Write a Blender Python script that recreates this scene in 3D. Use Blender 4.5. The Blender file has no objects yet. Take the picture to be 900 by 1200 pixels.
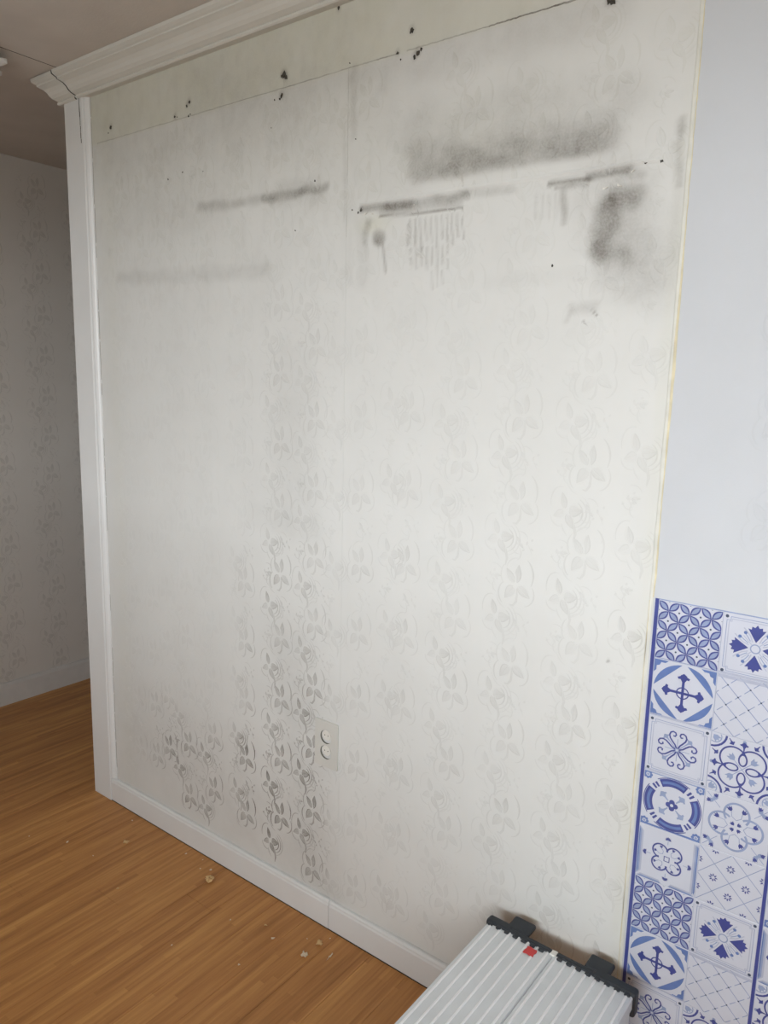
import bpy, bmesh, math, random
import numpy as np
from mathutils import Vector, Matrix
random.seed(7)
S = bpy.context.scene
COL = S.collection
# ---------------------------------------------------------------- camera
F_PX, YAW, PITCH, ROLL = 880.0, 0.645563, 0.170068, 0.023413
CAM = Vector((2.24792, -1.35437, 1.42897))
fwd = Vector((-math.sin(YAW)*math.cos(PITCH), math.cos(YAW)*math.cos(PITCH), -math.sin(PITCH)))
r0 = Vector((math.cos(YAW), math.sin(YAW), 0)); u0 = r0.cross(fwd)
rgt = r0*math.cos(ROLL) + u0*math.sin(ROLL); upv = -r0*math.sin(ROLL) + u0*math.cos(ROLL)
cd = bpy.data.cameras.new('camera'); cam = bpy.data.objects.new('camera', cd); COL.objects.link(cam)
cam.matrix_world = Matrix(((rgt.x, upv.x, -fwd.x, CAM.x), (rgt.y, upv.y, -fwd.y, CAM.y),
                           (rgt.z, upv.z, -fwd.z, CAM.z), (0, 0, 0, 1)))
cd.sensor_fit = 'VERTICAL'; cd.sensor_height = 24; cd.sensor_width = 18; cd.lens = 24*F_PX/1200
cd.clip_start = .02
S.camera = cam
# ---------------------------------------------------------------- room extents
XL, XR, YF, YB, H = -.93, 4.3, -2.95, 2.4, 2.30
WIN = (1.00, 3.60, 1.00, 2.18)          # window in the front wall, behind the photographer
# ---------------------------------------------------------------- light
w = bpy.data.worlds.new('overcast'); S.world = w; w.use_nodes = True
wn_ = w.node_tree; bg = wn_.nodes['Background']; tcw = wn_.nodes.new('ShaderNodeTexCoord'); sp = wn_.nodes.new('ShaderNodeSeparateXYZ')
rw = wn_.nodes.new('ShaderNodeValToRGB'); mrw = wn_.nodes.new('ShaderNodeMapRange'); mrw.inputs['From Min'].default_value = -1
wn_.links.new(tcw.outputs['Generated'], sp.inputs[0]); wn_.links.new(sp.outputs[2], mrw.inputs['Value']); wn_.links.new(mrw.outputs[0], rw.inputs[0])
e = rw.color_ramp.elements; e[0].position = .49; e[0].color = (.26, .26, .25, 1); e[1].position = .95; e[1].color = (.45, .49, .54, 1)
k = rw.color_ramp.elements.new(.505); k.color = (.81, .845, .87, 1)
wn_.links.new(rw.outputs[0], bg.inputs[0]); bg.inputs[1].default_value = 21.0
def area(name, loc, rot, sx, sy, power, col):
    l = bpy.data.lights.new(name, 'AREA'); l.shape = 'RECTANGLE'; l.size = sx; l.size_y = sy
    l.energy = power; l.color = col
    o = bpy.data.objects.new(name, l); COL.objects.link(o); o.location = loc; o.rotation_euler = rot
    return o
area('window_portal', ((WIN[0]+WIN[1])/2, YF-.13, (WIN[2]+WIN[3])/2), (math.radians(90), 0, 0),
     WIN[1]-WIN[0], WIN[3]-WIN[2], 1, (1, 1, 1)).data.cycles.is_portal = True
S.view_settings.view_transform = 'Standard'; S.view_settings.look = 'None'
S.view_settings.gamma = 1; S.view_settings.use_curve_mapping = False
S.view_settings.exposure = -0.04
S.cycles.use_denoising = True; S.cycles.max_bounces = 10; S.cycles.diffuse_bounces = 6
# ---------------------------------------------------------------- materials
def mat(name, col, rough=.6, metal=0, noise=0, nscale=20, bump=0, bscale=200, spec=.5):
    m = bpy.data.materials.new(name); m.use_nodes = True; nt = m.node_tree; b = nt.nodes['Principled BSDF']
    b.inputs['Base Color'].default_value = (*col, 1); b.inputs['Roughness'].default_value = rough
    b.inputs['Metallic'].default_value = metal; b.inputs['Specular IOR Level'].default_value = spec
    tc = nt.nodes.new('ShaderNodeTexCoord')
    n = nt.nodes.new('ShaderNodeTexNoise'); n.inputs['Scale'].default_value = nscale; n.inputs['Detail'].default_value = 5
    nt.links.new(tc.outputs['Object'], n.inputs['Vector'])
    mr = nt.nodes.new('ShaderNodeMapRange'); mr.inputs['From Min'].default_value = .3; mr.inputs['From Max'].default_value = .7
    mr.inputs['To Min'].default_value = 1-noise; mr.inputs['To Max'].default_value = 1+noise
    nt.links.new(n.outputs['Fac'], mr.inputs['Value'])
    mx = nt.nodes.new('ShaderNodeVectorMath'); mx.operation = 'SCALE'; mx.inputs[0].default_value = col
    nt.links.new(mr.outputs[0], mx.inputs['Scale']); nt.links.new(mx.outputs[0], b.inputs['Base Color'])
    if bump:
        n2 = nt.nodes.new('ShaderNodeTexNoise'); n2.inputs['Scale'].default_value = bscale
        nt.links.new(tc.outputs['Object'], n2.inputs['Vector'])
        bp = nt.nodes.new('ShaderNodeBump'); bp.inputs['Strength'].default_value = bump; bp.inputs['Distance'].default_value = .001
        nt.links.new(n2.outputs['Fac'], bp.inputs['Height']); nt.links.new(bp.outputs[0], b.inputs['Normal'])
    return m
def paper_mat(name, paper, mould=(.165, .152, .132), yellow=(.58, .58, .40), rough=.55):
    """wallpaper; reads the per-vertex amounts of mould and of yellowing"""
    m = bpy.data.materials.new(name); m.use_nodes = True; nt = m.node_tree; L = nt.links; b = nt.nodes['Principled BSDF']
    b.inputs['Roughness'].default_value = rough; b.inputs['Specular IOR Level'].default_value = .3
    geo = nt.nodes.new('ShaderNodeNewGeometry')
    def noise(scale, lo, hi, stretch=(1, 1, 1), detail=5):
        mp = nt.nodes.new('ShaderNodeMapping'); mp.inputs['Scale'].default_value = stretch
        L.new(geo.outputs['Position'], mp.inputs['Vector'])
        n = nt.nodes.new('ShaderNodeTexNoise'); n.inputs['Scale'].default_value = scale; n.inputs['Detail'].default_value = detail
        L.new(mp.outputs[0], n.inputs['Vector'])
        r = nt.nodes.new('ShaderNodeMapRange'); r.inputs['From Min'].default_value = .3; r.inputs['From Max'].default_value = .7
        r.inputs['To Min'].default_value = lo; r.inputs['To Max'].default_value = hi; L.new(n.outputs['Fac'], r.inputs['Value'])
        return r.outputs[0]
    def mul(a, c):
        k = nt.nodes.new('ShaderNodeMath'); k.operation = 'MULTIPLY'; k.use_clamp = True; L.new(a, k.inputs[0]); L.new(c, k.inputs[1]); return k.outputs[0]
    def mix(f, a, c):
        k = nt.nodes.new('ShaderNodeMix'); k.data_type = 'RGBA'; L.new(f, k.inputs['Factor'])
        if isinstance(a, tuple): k.inputs['A'].default_value = (*a, 1)
        else: L.new(a, k.inputs['A'])
        k.inputs['B'].default_value = (*c, 1); return k.outputs['Result']
    am = nt.nodes.new('ShaderNodeAttribute'); am.attribute_name = 'mould'
    ay = nt.nodes.new('ShaderNodeAttribute'); ay.attribute_name = 'yellowing'
    base = mix(noise(9, 0, .05, detail=8), paper, mould)
    base = mix(noise(60, 0, .035, stretch=(1, 1, .25)), base, yellow)
    base = mix(mul(ay.outputs['Fac'], noise(14, .75, 1.2)), base, yellow)
    base = mix(mul(mul(am.outputs['Fac'], noise(30, .8, 1.15, detail=8)), noise(220, .85, 1.15)), base, mould)
    L.new(base, b.inputs['Base Color'])
    n2 = nt.nodes.new('ShaderNodeTexNoise'); n2.inputs['Scale'].default_value = 350
    L.new(geo.outputs['Position'], n2.inputs['Vector'])
    bp = nt.nodes.new('ShaderNodeBump'); bp.inputs['Strength'].default_value = .25; bp.inputs['Distance'].default_value = .0006
    L.new(n2.outputs['Fac'], bp.inputs['Height']); L.new(bp.outputs[0], b.inputs['Normal'])
    return m
M = {}
M['paper'] = paper_mat('floral_wallpaper', (.69, .70, .685))
M['paper_hall'] = paper_mat('hall_wallpaper', (.62, .59, .55))
M['paper_kitchen'] = paper_mat('kitchen_wallpaper', (.565, .59, .625))
M['ceiling'] = mat('ceiling_paper', (.63, .595, .555), .8, noise=.05, nscale=6, bump=.4, bscale=150)
M['trim'] = mat('white_gloss_trim', (.715, .73, .73), .38, noise=.025, nscale=8)
M['crown'] = mat('crown_white', (.64, .64, .60), .5, noise=.02, nscale=10)
M['dark'] = mat('dark_gap', (.03, .027, .022), .9)
M['plain'] = mat('plain_plaster', (.6, .59, .56), .8, noise=.03)
M['tile'] = mat('tile_white', (.56, .585, .665), .3, noise=.03, nscale=12)
M['navy'] = mat('print_navy', (.055, .07, .26), .3, noise=.1, nscale=40)
M['blue'] = mat('print_mid_blue', (.12, .19, .42), .3, noise=.1, nscale=40)
M['pale'] = mat('print_pale_blue', (.27, .33, .50), .3, noise=.1, nscale=40)
M['greyl'] = mat('print_pale_grey', (.42, .45, .56), .3, noise=.06, nscale=40)
M['ink'] = mat('print_dark_ink', (.05, .07, .12), .3)
M['socket'] = mat('socket_plastic', (.60, .60, .565), .4, noise=.02)
M['socketw'] = mat('socket_insert', (.74, .73, .68), .35)
M['alu'] = mat('brushed_aluminium', (.70, .73, .75), .4, metal=.35, noise=.04, nscale=15)
M['alu_pale'] = mat('pale_ridge', (.90, .91, .92), .35, metal=.1)  # paler aluminium for the raised ribs of the deck
M['hallskirt'] = mat('hall_skirting', (.60, .585, .56), .6, noise=.04)
M['black'] = mat('black_plastic', (.022, .027, .034), .5, noise=.1, nscale=60)
M['red'] = mat('red_sticker', (.62, .05, .05), .5)
M['chip'] = mat('plaster_crumb', (.72, .62, .48), .8)
M['chipb'] = mat('brown_chip', (.62, .42, .20), .8)
M['caulk'] = mat('yellowed_caulk', (.65, .59, .41), .5, noise=.15, nscale=30)
M['caulkp'] = mat('cream_caulk', (.65, .655, .60), .5, noise=.08, nscale=30)
def floor_mat():
    m = bpy.data.materials.new('wood_laminate'); m.use_nodes = True; nt = m.node_tree; L = nt.links; b = nt.nodes['Principled BSDF']
    geo = nt.nodes.new('ShaderNodeNewGeometry'); sep = nt.nodes.new('ShaderNodeSeparateXYZ'); L.new(geo.outputs['Position'], sep.inputs[0])
    def math_(op, a, c=None):
        k = nt.nodes.new('ShaderNodeMath'); k.operation = op
        for i, v in enumerate((a, c)):
            if v is None: continue
            if isinstance(v, (int, float)): k.inputs[i].default_value = v
            else: L.new(v, k.inputs[i])
        return k.outputs[0]
    # printed staves: 15 mm wide, random lengths
    cx = math_('FLOOR', math_('DIVIDE', sep.outputs[0], .0155))
    wn = nt.nodes.new('ShaderNodeTexWhiteNoise'); wn.noise_dimensions = '1D'; L.new(cx, wn.inputs['W'])
    ys = math_('FLOOR', math_('ADD', math_('DIVIDE', sep.outputs[1], .38), math_('MULTIPLY', wn.outputs['Value'], 7)))
    cb = nt.nodes.new('ShaderNodeCombineXYZ'); L.new(cx, cb.inputs[0]); L.new(ys, cb.inputs[1])
    wn2 = nt.nodes.new('ShaderNodeTexWhiteNoise'); wn2.noise_dimensions = '2D'; L.new(cb.outputs[0], wn2.inputs['Vector'])
    mp = nt.nodes.new('ShaderNodeMapping'); mp.inputs['Scale'].default_value = (110, 5, 1); L.new(geo.outputs['Position'], mp.inputs['Vector'])
    n = nt.nodes.new('ShaderNodeTexNoise'); n.inputs['Scale'].default_value = 1; n.inputs['Detail'].default_value = 7; n.inputs['Distortion'].default_value = .4
    L.new(mp.outputs[0], n.inputs['Vector'])
    n3 = nt.nodes.new('ShaderNodeTexNoise'); n3.inputs['Scale'].default_value = 3.5; n3.inputs['Detail'].default_value = 3
    mp3 = nt.nodes.new('ShaderNodeMapping'); mp3.inputs['Scale'].default_value = (7, .5, 1); L.new(geo.outputs['Position'], mp3.inputs['Vector']); L.new(mp3.outputs[0], n3.inputs['Vector'])
    fac = math_('ADD', math_('ADD', math_('MULTIPLY', wn2.outputs['Value'], .26), math_('MULTIPLY', n.outputs['Fac'], .75)), math_('MULTIPLY', n3.outputs['Fac'], .80))
    cr = nt.nodes.new('ShaderNodeValToRGB'); L.new(math_('MULTIPLY', fac, .585), cr.inputs[0])
    e = cr.color_ramp.elements; e[0].position = .28; e[0].color = (.28, .118, .036, 1); e[1].position = .72; e[1].color = (.62, .32, .105, 1)
    k = cr.color_ramp.elements.new(.5); k.color = (.455, .208, .066, 1)
    L.new(cr.outputs[0], b.inputs['Base Color']); b.inputs['Roughness'].default_value = .42; b.inputs['Specular IOR Level'].default_value = .35
    bp = nt.nodes.new('ShaderNodeBump'); bp.inputs['Strength'].default_value = .15; bp.inputs['Distance'].default_value = .0006
    L.new(n.outputs['Fac'], bp.inputs['Height']); L.new(bp.outputs[0], b.inputs['Normal'])
    return m
M['floor'] = floor_mat()
# ---------------------------------------------------------------- helpers
def obj(name, bm, m, parent=None, smooth=False):
    me = bpy.data.meshes.new(name)
    if isinstance(bm, tuple): me.from_pydata(*bm)
    else: bm.to_mesh(me); bm.free()
    for k in (m if isinstance(m, (list, tuple)) else [m]): me.materials.append(k)
    if smooth: me.polygons.foreach_set('use_smooth', [True]*len(me.polygons))
    o = bpy.data.objects.new(name, me); COL.objects.link(o)
    if parent: o.parent = parent
    return o
def struct(name, bm, m, smooth=False):
    o = obj(name, bm, m, None, smooth); o['kind'] = 'structure'; return o
def thing(name, label, cat, loc=(0, 0, 0), group=None):
    o = bpy.data.objects.new(name, None); COL.objects.link(o); o.location = loc; o.empty_display_size = .05
    o['label'] = label; o['category'] = cat
    if group: o['group'] = group
    return o
def tag(o, label, cat, group=None):
    o['label'] = label; o['category'] = cat
    if group: o['group'] = group
    return o
def box(bm, x0, x1, y0, y1, z0, z1, bevel=0, seg=2):
    r = bmesh.ops.create_cube(bm, size=1)
    for v in r['verts']:
        v.co = Vector(((x0+x1)/2+v.co.x*(x1-x0), (y0+y1)/2+v.co.y*(y1-y0), (z0+z1)/2+v.co.z*(z1-z0)))
    if bevel:
        es = list({e for v in r['verts'] for e in v.link_edges})
        bmesh.ops.bevel(bm, geom=es, offset=bevel, segments=seg, affect='EDGES', profile=.5)
    return bm
def B(*a, **k): return box(bmesh.new(), *a, **k)
def tube(bm, p, q, r, n=12, r2=None):
    p = Vector(p); q = Vector(q); d = (q-p)
    M4 = Matrix.Translation((p+q)/2) @ d.to_track_quat('Z', 'Y').to_matrix().to_4x4()
    bmesh.ops.create_cone(bm, cap_ends=True, segments=n, radius1=r, radius2=r if r2 is None else r2, depth=d.length, matrix=M4)
    return bm
def bar(bm, p, q, wx, wy, bevel=.003):
    """rectangular tube between two points"""
    p = Vector(p); q = Vector(q); d = q-p
    b2 = B(-wx/2, wx/2, -wy/2, wy/2, -d.length/2, d.length/2, bevel=bevel)
    M4 = Matrix.Translation((p+q)/2) @ d.to_track_quat('Z', 'Y').to_matrix().to_4x4()
    b2.transform(M4); me = bpy.data.meshes.new('t'); b2.to_mesh(me); b2.free(); bm.from_mesh(me); bpy.data.meshes.remove(me)
    return bm
def sweep(profile, ends, axis='x'):
    """profile: list of (out, z). ends: functions (out,z)->Vector for each station"""
    vs = []; fs = []; n = len(profile)
    for e in ends: vs += [tuple(e(o, z)) for o, z in profile]
    for k in range(len(ends)-1):
        for i in range(n):
            j = (i+1) % n; fs.append((k*n+i, k*n+j, (k+1)*n+j, (k+1)*n+i))
    fs.append(tuple(range(n))[::-1]); fs.append(tuple((len(ends)-1)*n+i for i in range(n)))
    bm = bmesh.new(); bv = [bm.verts.new(v) for v in vs]
    for f in fs: bm.faces.new([bv[i] for i in f])
    bmesh.ops.recalc_face_normals(bm, faces=bm.faces); return bm
def smooth(a, b, x): t = np.clip((x-a)/(b-a), 0, 1); return t*t*(3-2*t)
# ---------------------------------------------------------------- stains of the main wall, in wall metres (x, z)
STAINS=[
 (1.317,1.875,1.681,1.856,0.0216,0.037,0.3),(1.438,1.86,1.666,1.856,0.0121,0.0212,0.2),(1.293,1.938,1.709,1.914,0.0273,0.0507,0.14),(1.16,2.075,1.7,2.07,0.012,0.04,0.07),
 (1.317,1.858,1.549,1.85,0.0095,0.0127,0.12),(1.147,1.804,1.276,1.803,0.0044,0.007,0.46),(1.20,1.792,1.40,1.787,0.004,0.006,0.22),(1.22,1.803,1.414,1.8,0.0067,0.0067,0.38),
 (1.412,1.802,1.516,1.801,0.0048,0.008,0.16),(1.197,1.784,1.407,1.778,0.0014,0.002,0.5),(1.594,1.8,1.67,1.799,0.0045,0.003,0.5),
 (1.67,1.802,1.739,1.804,0.0058,0.0043,0.35),(1.739,1.802,1.762,1.792,0.0056,0.0085,0.2),(1.608,1.79,1.667,1.788,0.0018,0.003,0.28),
 (1.623,1.786,1.627,1.726,0.0038,0.0045,0.28),(1.752,1.757,1.722,1.757,0.013,0.014,0.40),(1.716,1.752,1.700,1.675,0.021,0.013,0.46),
 (1.700,1.667,1.74,1.655,0.0103,0.0177,0.30),(1.70,1.75,1.78,1.64,0.035,0.06,0.07),(1.735,1.718,1.733,1.631,0.0205,0.0409,0.12),(1.75,1.766,1.792,1.613,0.0358,0.0358,0.06),
 (1.824,1.866,1.825,1.854,0.0067,0.0054,0.22),(1.825,1.857,1.83,1.769,0.0034,0.0054,0.22),(1.826,1.817,1.834,1.653,0.0055,0.011,0.06),
 (1.194,1.742,1.201,1.740,0.0117,0.0071,0.52),(1.208,1.727,1.217,1.669,0.0014,0.0036,0.3),(1.165,1.773,1.158,1.733,0.0036,0.009,0.22),
 (1.148,1.775,1.151,1.651,0.0073,0.0182,0.06),(0.603,1.871,0.871,1.86,0.0041,0.0122,0.22),(0.842,1.862,1.041,1.864,0.0067,0.0076,0.34),
 (0.9,1.87,1.01,1.864,0.0114,0.0265,0.1),(0.232,1.715,0.841,1.694,0.0066,0.0199,0.1),(0.284,1.88,0.653,1.851,0.022,0.0661,0.06),
 (1.117,2.098,1.119,1.96,0.0052,0.0104,0.14),(1.095,1.946,1.098,1.802,0.0018,0.0036,0.1),(1.11,1.801,1.113,1.653,0.0037,0.0111,0.04),
 (1.653,1.573,1.696,1.574,0.0031,0.0123,0.14),(1.65,1.567,1.644,1.551,0.0016,0.0062,0.12),(1.693,1.571,1.703,1.559,0.0008,0.0015,0.5),
 (1.678,1.549,1.68,1.547,0.0009,0.0015,0.4),(1.703,1.776,1.79,1.628,0.0433,0.0578,0.05),(1.179,2.018,1.252,1.871,0.0255,0.0681,0.05),
 (0.627,2.142,1.083,2.088,0.0279,0.0558,0.07),(0.211,2.063,0.9,2.014,0.0413,0.0826,0.06),(0.929,1.443,0.936,1.102,0.0594,0.0524,0.045),
 (0.805,1.086,1.024,1.049,0.0222,0.0266,0.03),(0.33,0.31,0.9,0.188,0.1105,0.1658,0.07),(0.931,0.739,1.043,0.122,0.0534,0.0606,0.09),
 (1.059,0.054,1.071,0.055,0.003,0.0038,0.5),(1.074,0.039,1.077,0.038,0.0025,0.0038,0.5),(1.771,0.916,1.773,0.913,0.0017,0.002,0.5),
 (1.479,1.632,1.729,1.635,0.0047,0.0155,0.03),(1.273,1.762,1.275,1.717,0.0012,0.0019,0.2),(1.277,1.769,1.281,1.724,0.0012,0.0034,0.20),
 (1.291,1.769,1.295,1.717,0.0012,0.0034,0.20),(1.304,1.769,1.309,1.71,0.0012,0.0034,0.20),(1.318,1.769,1.322,1.724,0.0012,0.0034,0.20),
 (1.331,1.768,1.335,1.718,0.0012,0.0034,0.20),(1.344,1.768,1.348,1.711,0.0012,0.0034,0.20),(1.357,1.768,1.361,1.725,0.0012,0.0034,0.20),
 (1.37,1.768,1.374,1.718,0.0012,0.0034,0.20),(1.382,1.768,1.387,1.712,0.0012,0.0034,0.20),(1.395,1.768,1.399,1.725,0.0012,0.0034,0.20),
 (1.407,1.768,1.412,1.719,0.0012,0.0021,0.22),(1.284,1.71,1.285,1.678,0.001,0.0034,0.16),(1.297,1.709,1.299,1.669,0.001,0.0034,0.16),
 (1.31,1.709,1.311,1.676,0.001,0.0034,0.16),(1.323,1.709,1.325,1.667,0.001,0.0034,0.16),(1.336,1.709,1.337,1.674,0.001,0.0034,0.16),
 (1.349,1.708,1.35,1.665,0.001,0.0034,0.16),(1.361,1.708,1.363,1.673,0.001,0.0034,0.16),(1.374,1.708,1.376,1.663,0.001,0.0034,0.16),
 (1.338,1.661,1.341,1.626,0.001,0.0034,0.16),(1.351,1.66,1.354,1.631,0.001,0.0034,0.16),(1.363,1.659,1.366,1.635,0.001,0.0034,0.16),
 (1.567,1.784,1.57,1.741,0.0009,0.0037,0.08),(1.581,1.782,1.584,1.74,0.0009,0.0037,0.08),(1.595,1.781,1.598,1.738,0.0009,0.0037,0.08),
 (1.609,1.779,1.612,1.737,0.0009,0.0036,0.08),
]
HOLES=[
(0.216, 2.131, 0.0066),(0.203, 2.12, 0.0022),(0.566, 2.133, 0.0055),(0.556, 2.127, 0.0044),(0.506, 2.109, 0.0044),(0.516, 2.107, 0.0022),(0.562, 2.101, 0.0033),(0.569, 2.104, 0.0022),(0.908, 2.128, 0.0092),(0.914, 2.121, 0.0066),(0.9, 2.127, 0.0044),(0.9, 2.085, 0.0066),(0.894, 2.079, 0.0033),(0.877, 2.08, 0.0026),(1.073, 2.227, 0.0044),(1.271, 2.137, 0.0062),(1.267, 2.133, 0.0026),(1.287, 2.091, 0.0057),(1.279, 2.084, 0.0048),(1.295, 2.095, 0.004),(1.235, 2.102, 0.0044),(1.244, 2.087, 0.0026),(1.107, 2.11, 0.0022),(1.007, 1.883, 0.0033),(0.533, 1.967, 0.0026),(0.471, 1.958, 0.0026),(0.616, 1.958, 0.0018),(0.945, 1.78, 0.0022),(0.866, 2.02, 0.0018),(1.692, 2.082, 0.0088),(1.686, 2.083, 0.0066),(1.771, 1.81, 0.0033),(1.798, 1.81, 0.004),(1.609, 1.653, 0.0026),(1.127, 1.953, 0.0022),(1.12, 1.807, 0.0022),(1.145, 1.804, 0.0044),(1.137, 1.8, 0.0033)
]
CHIPS=[
(0.346, -0.126, 0.0066, 0),(0.687, -0.08, 0.0086, 0),(0.204, -0.236, 0.0029, 1),(0.536, -0.044, 0.0023, 1),(0.654, -0.047, 0.0029, 1),(0.857, -0.15, 0.0027, 1),(0.946, -0.107, 0.0038, 0),(0.995, -0.127, 0.0038, 1),(1.099, -0.119, 0.0057, 1),(1.104, -0.066, 0.0066, 0),(1.152, -0.081, 0.0057, 2),(1.066, -0.074, 0.0019, 1),(0.994, -0.243, 0.0023, 1),(0.811, -0.306, 0.0019, 1),(0.994, -0.243, 0.0019, 1),(0.084, -0.295, 0.0019, 1),(0.259, -0.042, 0.0019, 1),(0.516, -0.266, 0.0029, 0),(0.597, 0.011, 0.0019, 1),(0.625, -0.061, 0.0019, 1),(1.111, -0.034, 0.0019, 1),(0.327, -0.225, 0.0015, 1)
]

_rg = np.random.default_rng(11).random((64, 64))
def vnoise(x, z, s, o=0):
    u, v = x*s+o*7.3, z*s+o*3.1; i, j = np.floor(u).astype(int), np.floor(v).astype(int); fu, fv = u-i, v-j
    fu, fv = fu*fu*(3-2*fu), fv*fv*(3-2*fv); g = lambda a, c: _rg[a % 64, c % 64]
    return (g(i, j)*(1-fu)+g(i+1, j)*fu)*(1-fv)+(g(i, j+1)*(1-fu)+g(i+1, j+1)*fu)*fv-.5
def mould_at(x, z):
    x = np.asarray(x, float); z = np.asarray(z, float); keep = np.ones_like(x)
    n1, n2, n3 = vnoise(x, z, 28), vnoise(x, z, 28, 5), vnoise(x, z, 70, 2)
    above = smooth(1.828, 1.846, z)
    mod = np.clip(1+.55*vnoise(x, z, 22, 9)+.35*n3, .4, 1.4)
    for x1, z1, x2, z2, r, s, k in STAINS:
        dx, dz = x2-x1, z2-z1; t = np.clip(((x-x1)*dx+(z-z1)*dz)/(dx*dx+dz*dz+1e-9), 0, 1)
        wa = min(.016, .8*(r+s))
        d = np.hypot(x-x1-t*dx+wa*n1+.25*wa*n3, z-z1-t*dz+wa*.8*n2)
        q = k*(1-smooth(.3*r, r+1.25*s, d))*(1.25 if k > .45 else 1.3*mod)
        if x1 > 1.25 and z1 > 1.84 and x2 < 1.75: q = q*above
        keep *= 1-np.clip(q, 0, .9)
    m = 1-keep
    m += .07*smooth(1.55, 2.15, z)*(1-smooth(1.05, 1.4, x)) + .05*smooth(1.9, 2.2, z)
    m += .03*(1-smooth(.15, .35, x))
    # the band left by a piece of furniture, with a clean lower edge
    m += .035*smooth(.70, .80, x)*(1-smooth(1.00, 1.06, x))*smooth(1.03, 1.05, z)*(1-smooth(1.2, 1.7, z))
    m += .08*np.clip(vnoise(x, z, 9, 4)+.1, 0, 1)*smooth(1.5, 2, z)
    grime = smooth(1.25, 1.95, z)*(1-.6*smooth(1.05, 1.3, x))
    m += grime*(.14*np.clip(vnoise(x, z*.45, 55, 6)-.08, 0, 1)+.10*np.clip(vnoise(x, z*.7, 120, 8)-.15, 0, 1))
    for hx, hz, hr in HOLES:
        if hr > .004: m += .30*(1-smooth(hr*.4, hr*1.3+.007, np.hypot((x-hx)*1.3, z-hz-.002)+.004*n3))
    return m
def yellow_at(x, z):
    x = np.asarray(x, float); z = np.asarray(z, float)
    y = .27*smooth(2.09, 2.105, z)*(1-smooth(1.5, 1.8, x)*.5)
    y = y + .07*np.exp(-((x-.19)/.035)**2) + .07*smooth(1.80, 1.84, x)*(1-smooth(1.6, 1.9, z)) + .05*smooth(1.815, 1.83, x)
    y += .25*np.exp(-((x-1.18)/.05)**2-((z-1.77)/.02)**2) + .08*smooth(1.6, 2.1, z)*(1-smooth(1.1, 1.3, x))
    y += .10*np.exp(-((x-1.40)/.2)**2-((z-1.90)/.08)**2)
    return y
def pat_at(x, z):
    """how strongly dust has settled in the embossed flowers"""
    x = np.asarray(x, float); z = np.asarray(z, float)
    p = .032 + .075*smooth(1.06, 1.12, x)*(1-smooth(1.0, 1.6, z)) + .012*smooth(1.6, 1.9, z)
    s = smooth(.74, .86, x)*(1-smooth(1.035, 1.09, x))
    p = p + s*(1-smooth(1.02, 1.05, z))*(.20+.19*(1-smooth(.45, .75, z))+.12*(1-smooth(.15, .35, z))) + s*smooth(1.03, 1.05, z)*(1-smooth(1.4, 1.8, z))*.07
    p += .13*smooth(.68, .76, x)*(1-smooth(.80, .9, x))*(1-smooth(.9, 1.05, z))
    zt = .42+.06*np.sin(x*9)
    p += .36*smooth(.24, .48, x)*(1-smooth(.78, .9, x))*(1-smooth(zt-.06, zt+.12, z))
    p += .05*smooth(.2, .3, x)*(1-smooth(.5, .7, x))*(1-smooth(.4, .9, z))
    return p
def set_attr(o, mould, yellow):
    for n, v in (('mould', mould), ('yellowing', yellow)):
        a = o.data.attributes.new(n, 'FLOAT', 'POINT'); a.data.foreach_set('value', np.ascontiguousarray(v, dtype=np.float32))
def wall_grid(name, x0, x1, z0, z1, step, m, y=0., depth=.1):
    nx = int(round((x1-x0)/step))+1; nz = int(round((z1-z0)/step))+1
    X, Z = np.meshgrid(np.linspace(x0, x1, nx), np.linspace(z0, z1, nz)); n = nx*nz
    V = np.stack([X.ravel(), np.full(n, y), Z.ravel()], 1)
    idx = np.arange(n).reshape(nz, nx)
    Q = np.stack([idx[:-1, :-1], idx[:-1, 1:], idx[1:, 1:], idx[1:, :-1]], -1).reshape(-1, 4)
    rim = np.concatenate([idx[0], idx[1:, -1], idx[-1, -2::-1], idx[-2:0:-1, 0]])
    back = V[rim].copy(); back[:, 1] = y+depth; k = len(rim)
    V = np.concatenate([V, back]); bi = n+np.arange(k)
    faces = [tuple(q) for q in Q.tolist()]
    for i in range(k):
        j = (i+1) % k; faces.append((int(rim[i]), int(bi[i]), int(bi[j]), int(rim[j])))
    faces.append(tuple(int(i) for i in bi))
    o = struct(name, (V.tolist(), [], faces), m); return o, V
# ---------------------------------------------------------------- walls
wb, V = wall_grid('wall_back', 0.004, 1.8468, 0, 2.2995, .005, M['paper'], depth=.15)
set_attr(wb, mould_at(V[:, 0], V[:, 2]), yellow_at(V[:, 0], V[:, 2]))
wk, V = wall_grid('wall_kitchen', 1.8470, XR, 0, 2.2995, .03, M['paper_kitchen'], y=-.0005, depth=.1505)
set_attr(wk, np.zeros(len(V)), np.zeros(len(V)))
wh = struct('wall_left', B(XL-.1, XL, YF, YB, 0, H), M['paper_hall'])
set_attr(wh, np.zeros(8), np.zeros(8))
struct('wall_right', B(XR, XR+.1, YF, YB, 0, H), M['plain'])
struct('wall_hall', B(XL-.1, XR+.1, YB, YB+.1, 0, H), M['plain'])
bm = bmesh.new()
for a in ((XL-.1, WIN[0], 0, H), (WIN[1], XR+.1, 0, H), (WIN[0], WIN[1], 0, WIN[2]), (WIN[0], WIN[1], WIN[3], H)):
    box(bm, a[0], a[1], YF-.12, YF, a[2], a[3])
struct('wall_front', bm, M['plain'])
struct('added_shade_slab', B(WIN[0]-1.2, WIN[1]+1.2, YF-1.75, YF-.121, 2.32, 2.46), M['plain'])  # unseen slab added outside to cut sky light on the lower wall
bm = bmesh.new()
mx_ = (WIN[0]+WIN[1])/2
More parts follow.
